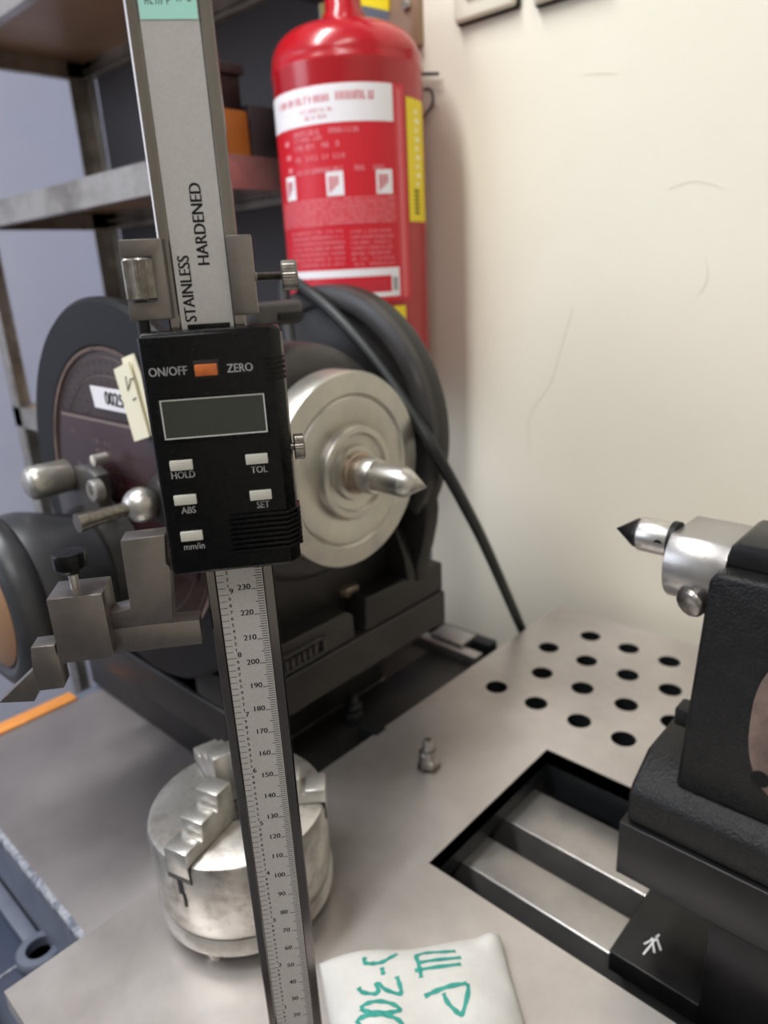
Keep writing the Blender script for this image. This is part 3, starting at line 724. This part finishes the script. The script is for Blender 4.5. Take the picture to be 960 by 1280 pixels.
# ================================================================ FIRE EXTINGUISHER
EY = 655; EX = -642.5; ER = 84
def cylhit(x, y):
    d = ray(x, y); o = CAM-Vector((EX, EY, 0)); a = d.x**2+d.y**2; b = 2*(o.x*d.x+o.y*d.y); c = o.x**2+o.y**2-ER**2
    D = b*b-4*a*c
    if D < 0: D = 0
    k = (-b-math.sqrt(D))/(2*a); P = CAM+d*k; return math.atan2(P.y-EY, P.x-EX), P.z
ztop = cylhit(434, 63)[1]; zbot = cylhit(520, 466)[1]-26
t = thing('fire_extinguisher', 'red fire extinguisher with red and white label hanging on the cream wall', 'fire extinguisher', (EX, EY, zbot))
dome = [(ER*math.cos(math.radians(a))**.5, ztop+42*math.sin(math.radians(a))) for a in range(6, 87, 6)]
obj('cylinder', lathe([(60, zbot), (ER-4, zbot+1), (ER, zbot+6), (ER, ztop-9), (ER+.8, ztop-6), (ER+.8, ztop-2), (ER-.4, ztop+1)]+dome+[(12, ztop+42.5)], (EX, EY, 0), (0,0,1), 96), 'red', t, smooth=60)
obj('neck', lathe([(24, ztop+40), (24, ztop+52), (20, ztop+58), (20, ztop+90)], (EX, EY, 0), (0,0,1), 40), 'red', t, smooth=40)
vl = obj('valve', box(EX-60, EX+30, EY-18, EY+18, ztop+80, ztop+125), 'rubber', t, bevel=5)
obj('valve_lever', box(EX-20, EX+90, EY-10, EY+10, ztop+112, ztop+120), 'rubber', vl, bevel=2)
CAMANG = math.atan2(-EY, -EX)
def emap(off=.35):
    return lambda x, z: (EX+(ER+off)*math.cos(CAMANG+x/ER), EY+(ER+off)*math.sin(CAMANG+x/ER), z)
def deg(a): return math.radians(a)*ER
zt = cylhit(495, 104)[1]; zb = cylhit(508, 374)[1]
def zl(y): return zt+(zb-zt)*(y-104)/(374-104)     # z of a row measured along the label's right edge
e0 = emap(.3)
bm = bmesh.new(); add_rect(bm, deg(-86), deg(44), zb, zt, e0, 40); lb = flat('label', bm, 'label_red', t, smooth=180); lb['label'] = 'red printed label with white header band'
e1 = emap(.5)
bm = bmesh.new(); add_rect(bm, deg(-86), deg(33), zl(149), zl(105), e1, 36); flat('label_header', bm, 'label_white', lb, smooth=180)
bm = bmesh.new(); add_rect(bm, deg(34), deg(43), zb+4, zt-2, e1, 4); add_rect(bm, deg(-82), deg(33), zl(272), zl(238), e1, 30)
put(flat('label_tint', bm, 'label_pink', lb, smooth=180), kind='stuff')
bm = bmesh.new()
add_rect(bm, deg(-86), deg(33), zl(340), zl(330), e1, 34); flat('white_band', bm, 'label_white', lb, smooth=180)
bm = bmesh.new(); add_rect(bm, deg(-86), deg(33), zl(368), zl(362), e1, 34); flat('white_band', bm, 'label_white', lb, smooth=180)
bm = bmesh.new(); add_rect(bm, deg(26), deg(33), zl(362), zl(340), e1, 3); flat('barcode_ground', bm, 'label_white', lb, smooth=180)
for a in (-62, -20, 17):
    bm = bmesh.new(); add_rect(bm, deg(a), deg(a+13), zl(236), zl(206), e1, 4); flat('pictogram', bm, 'label_white', lb, smooth=180)
e2 = emap(.7)
bm = bmesh.new()
scribble(bm, deg(-62), deg(-16), zl(120), 7, e2, .5, 0); scribble(bm, deg(-9), deg(18), zl(119), 8, e2, .5, 0)
scribble(bm, deg(-38), deg(-12), zl(133), 4, e2); scribble(bm, deg(-34), deg(-18), zl(141), 4, e2)
for a in (-60, -18, 19):
    for q in range(4): add_rect(bm, deg(a+2*q), deg(a+1.2+2*q), zl(232-3*q), zl(212), e2)
for q in range(5): add_rect(bm, deg(-70), deg(22), zl(347+3.2*q), zl(346+3.2*q), e2, 24)
put(flat('label_red_print', bm, 'label_redprint', lb), kind='stuff')
bm = bmesh.new()
for y, a0, a1, h in ((158,-46,6,5),(165,-46,-22,4),(174,-46,-10,5),(188,-46,-6,5),(204,-46,22,5)): scribble(bm, deg(a0), deg(a1), zl(y), h, e2, .5)
for y in range(240, 272, 5): scribble(bm, deg(-70), deg(30), zl(y), 2.6, e2, .5)
for y in range(280, 326, 7): scribble(bm, deg(-60), deg(-10), zl(y), 3, e2, .5); scribble(bm, deg(-4), deg(28), zl(y+2), 3, e2, .5)
for y in range(112, 370, 5): add_rect(bm, deg(37), deg(39.5), zl(y), zl(y+3), e2)
for y, a in ((165,-58),(182,-57),(198,-56)): add_rect(bm, deg(a), deg(a+5), zl(y+4), zl(y-2), e2)
put(flat('label_pale_print', bm, 'label_print', lb), kind='stuff')
bm = bmesh.new(); 
for q in range(7): add_rect(bm, deg(27.5), deg(31), zl(343+2.6*q), zl(344.6+2.6*q), e2)
put(flat('barcode', bm, 'ink', lb), kind='stuff')
yz1 = cylhit(516, 123)[1]; yz0 = cylhit(520, 277)[1]
bm = bmesh.new(); add_rect(bm, deg(46), deg(74), yz0, yz1, e1, 12); yl = flat('inspection_sticker', bm, 'yellow', t, smooth=180); yl['label'] = 'tall yellow sticker'
bm = bmesh.new()
for q in range(9):
    zz = yz1-10-q*9; add_rect(bm, deg(56), deg(56+random.choice((5,8))), zz-5, zz, e2, 2)
put(flat('sticker_print', bm, 'yellow_print', yl), kind='stuff')
bm = bmesh.new()
for q in range(6): add_rect(bm, deg(53), deg(60), yz0+8+q*4.5, yz0+10.5+q*4.5, e2, 2)
put(flat('sticker_code', bm, 'ink', yl), kind='stuff')
z1_ = cylhit(488, 383)[1]; z0_ = cylhit(490, 400)[1]
bm = bmesh.new(); add_rect(bm, deg(27), deg(38), z0_-14, z1_, e1, 6); flat('inspection_sticker', bm, 'yellow', t, smooth=180)
obj('wall_bracket', box(EX-20, EX+20, EY+ER-6, 750, ztop-70, ztop-30), 'rack', t, bevel=2)
# yellow tag plate and hook behind the valve
tp = on(480, 2, 'y', 740)
t = thing('safety_sign', 'yellow sign plate with a chrome screw on the wall above the extinguisher', 'sign', (tp.x, 752, tp.z))
obj('sign_plate', prism([(on(440,-30,'y',740).x, on(440,-30,'y',740).z), (on(440,4,'y',740).x, on(440,4,'y',740).z), (on(487,14,'y',740).x, on(487,14,'y',740).z), (on(487,-40,'y',740).x, on(487,-40,'y',740).z)], 'y', 738, 741), 'yellow', t)
obj('sign_backing', box(on(486,10,'y',742).x, on(523,10,'y',742).x, 741, 752, on(505,62,'y',742).z, tp.z+90), 'shelf', t, bevel=1)
sp_ = on(507, 6, 'y', 738); obj('sign_screw', lathe([(6, 0), (6, 2), (4, 5), (0, 6)], (sp_.x, 741, sp_.z), (0,-1,0), 20), 'bright', t)
hk = [on(520,93,'y',742), on(548,92,'y',742)]
put(obj('wall_nail', tube(hk, 1.8, 8), 'rubber', loc=hk[0]), 'dark nail sticking out of the cream wall beside the extinguisher', 'nail')
wp = [on(*p, 'y', 742) for p in ((530,112),(537,112),(541,120),(540,132),(533,142),(528,150))]
put(obj('wire_loop', tube(spline(wp, 6), 1.5, 8), 'rubber', loc=wp[0]), 'small loop of dark wire on the cream wall below the nail', 'wire')
# switch boxes on the wall at the top edge
def switch(x0, y0, x1, y1, label):
    a = on(x0, y0, 'y', 742); b = on(x1, y1, 'y', 742)
    t = thing('light_switch', label, 'switch', (a.x, 750, a.z))
    obj('shadow_gap', box(a.x-1.6, b.x+1.6, 744, 750, a.z-2, a.z+86), 'satin_black', t, bevel=3)  # black outline imitates the shadow gap round the cover
    fr = obj('cover', box(a.x, b.x, 737, 746, a.z, a.z+84), 'socket', t, bevel=4, seg=3)
    obj('rocker', box(a.x+18, b.x-18, 733, 738, a.z+18, a.z+66), 'socket', fr, bevel=2)
switch(570, 31, 645, 8, 'cream light switch on the wall nearest the extinguisher, cut by the top edge')
switch(668, 7, 760, -18, 'second light switch from the extinguisher, barely inside the top edge')

# ================================================================ SHELVING RACK
RX0, RX1, RY0, RY1 = -1400, -734, 494, 743
t = thing('shelving_rack', 'galvanised steel shelving rack with channel beams in the far left corner', 'shelf', ((RX0+RX1)/2, (RY0+RY1)/2, -900))
Z3 = 191; Z2 = on(235, 190, 'y', RY0).z; Z1 = on(105, 78, 'x', RX0).z
def post(x, y, sx, sy):
    return prism([(x, y), (x+34*sx, y), (x+34*sx, y+3*sy), (x+3*sx, y+3*sy), (x+3*sx, y+34*sy), (x, y+34*sy)], 'z', -900, 1250)
for x, y, sx, sy in ((RX0, RY0, 1, 1), (RX0, RY1, 1, -1), (RX1, RY1, -1, -1)): obj('post', post(x, y, sx, sy), 'rack', t)
for z in (Z1, Z2, Z3):
    s = obj('shelf', box(RX0+3, RX1-3, RY0+3, RY1-3, z-4, z), 'shelf', t)
    h = 34
    for yy, s_ in ((RY0, 1), (RY1, -1)):
        obj('beam', prism([(yy, z+2), (yy+14*s_, z+2), (yy+14*s_, z-1), (yy+3*s_, z-1), (yy+3*s_, z-13), (yy+7*s_, z-16), (yy+7*s_, z-20), (yy+3*s_, z-23), (yy+3*s_, z-h+3), (yy+14*s_, z-h+3), (yy+14*s_, z-h), (yy, z-h)], 'x', RX0, RX1), 'rack', s, smooth=20)
    for xx, s_ in ((RX0, 1), (RX1, -1)):
        obj('end_beam', prism([(xx, z+2), (xx+14*s_, z+2), (xx+14*s_, z-1), (xx+3*s_, z-1), (xx+3*s_, z-h+3), (xx+14*s_, z-h+3), (xx+14*s_, z-h), (xx, z-h)], 'y', RY0, RY1), 'rack', s, smooth=20)
obj('back_panel', box(RX0+36, RX1+20, RY1+1, RY1+5, -600, 1250), 'rack_dark', t)
# goods on the rack
def crate(name, label, x0, x1, y0, y1, z0, z1, m, lid=None):
    t = thing(name, label, 'box', ((x0+x1)/2, (y0+y1)/2, z0))
    obj('box_body', box(x0, x1, y0, y1, z0, z1), m, t, bevel=2)
    if lid: obj('lid', box(x0-4, x1+4, y0-4, y1+4, z1, z1+12), lid, t, bevel=2)
zS = Z2+2
def face_y(x): return on(x, 160, 'x', -748).y
crate('orange_crate', 'orange-brown box on the middle shelf beside the gauge beam', -800, -748, face_y(262), face_y(311), zS, 582, 'box_orange')
crate('dark_crate', 'dark red-brown box on the middle shelf left of the extinguisher', -800, -748, face_y(314), face_y(352), zS, 590, 'box_dark')
crate('black_case', 'black lidded case stacked on the orange box of the middle shelf', -800, -752, face_y(268), face_y(308), 582.5, on(290, 92, 'x', -748).z, 'rubber', 'box_dark')

# tag and label on the index plate
tg = thing('paper_tag', 'cream paper tag with pen marks hanging beside the gauge readout', 'tag', Yp(165, 500, 224))
def ypoly(pts, y0, y1): return prism([(Yp(*p, y0).x, Yp(*p, y0).z) for p in pts], 'y', y0, y1)
obj('tag_sheet', ypoly([(142,462),(160,452),(186,546),(168,552)], 223, 224), 'paper', tg)
obj('tag_sheet', ypoly([(152,448),(166,442),(176,470),(192,545),(172,540)], 225.5, 226.5), 'paper', tg)
bm = bmesh.new()
for p in ([(157,470),(160,488),(163,476)], [(162,474),(167,473)], [(166,500),(170,497)]):
    tube([on(*q, 'y', 222.8) for q in p], .5, 5, bm)
put(flat('pen_marks', bm, 'pen', tg), kind='stuff')
sl = thing('number_label', 'white number label stuck on the red-brown index disc', 'label', Yp(135, 498, 230))
obj('label_strip', ypoly([(112,482),(160,490),(163,518),(119,509)], 229, 230), 'label_white', sl)
q = Yp(146, 501, 229); bm = bmesh.new()
add_text(bm, '00258', 13, lambda x, y: (q.x+x, 228.7, q.z+y-x*.03), 'CENTER', .4)
flat('label_digits', bm, 'ink', sl)

# spanner lying on the bed flange at lower left, and its ledge
t = thing('ledge_rail', 'dark blue flanged rail below the sheet edge at the lower left corner', 'rail', (-500, 90, -110))
obj('rail_bar', box(-720, -380, 60, 112, -120, -92), 'blue', t, bevel=3)
obj('rail_lip', box(-720, -380, 48, 62, -104, -70), 'bed', t, bevel=2)
for k in range(7): obj('rail_mark', box(-700+k*40, -698+k*40, 78, 92, -92, -91), 'chip', t)
c = on(50, 1188, 'z', -86)
sw = thing('ring_spanner', 'steel ring spanner lying on the blue rail at lower left', 'spanner', (c.x, c.y, -92))
obj('ring_end', lathe([(10, 0), (17, 0), (17.5, 2), (17.5, 7), (16, 9), (10, 9), (10, 0)], (c.x, c.y, -92), (0,0,1), 40), 'bed', sw, smooth=40)
obj('shank', box(c.x-150, c.x-16, c.y-6, c.y+6, -91, -85), 'bed', sw, bevel=2)
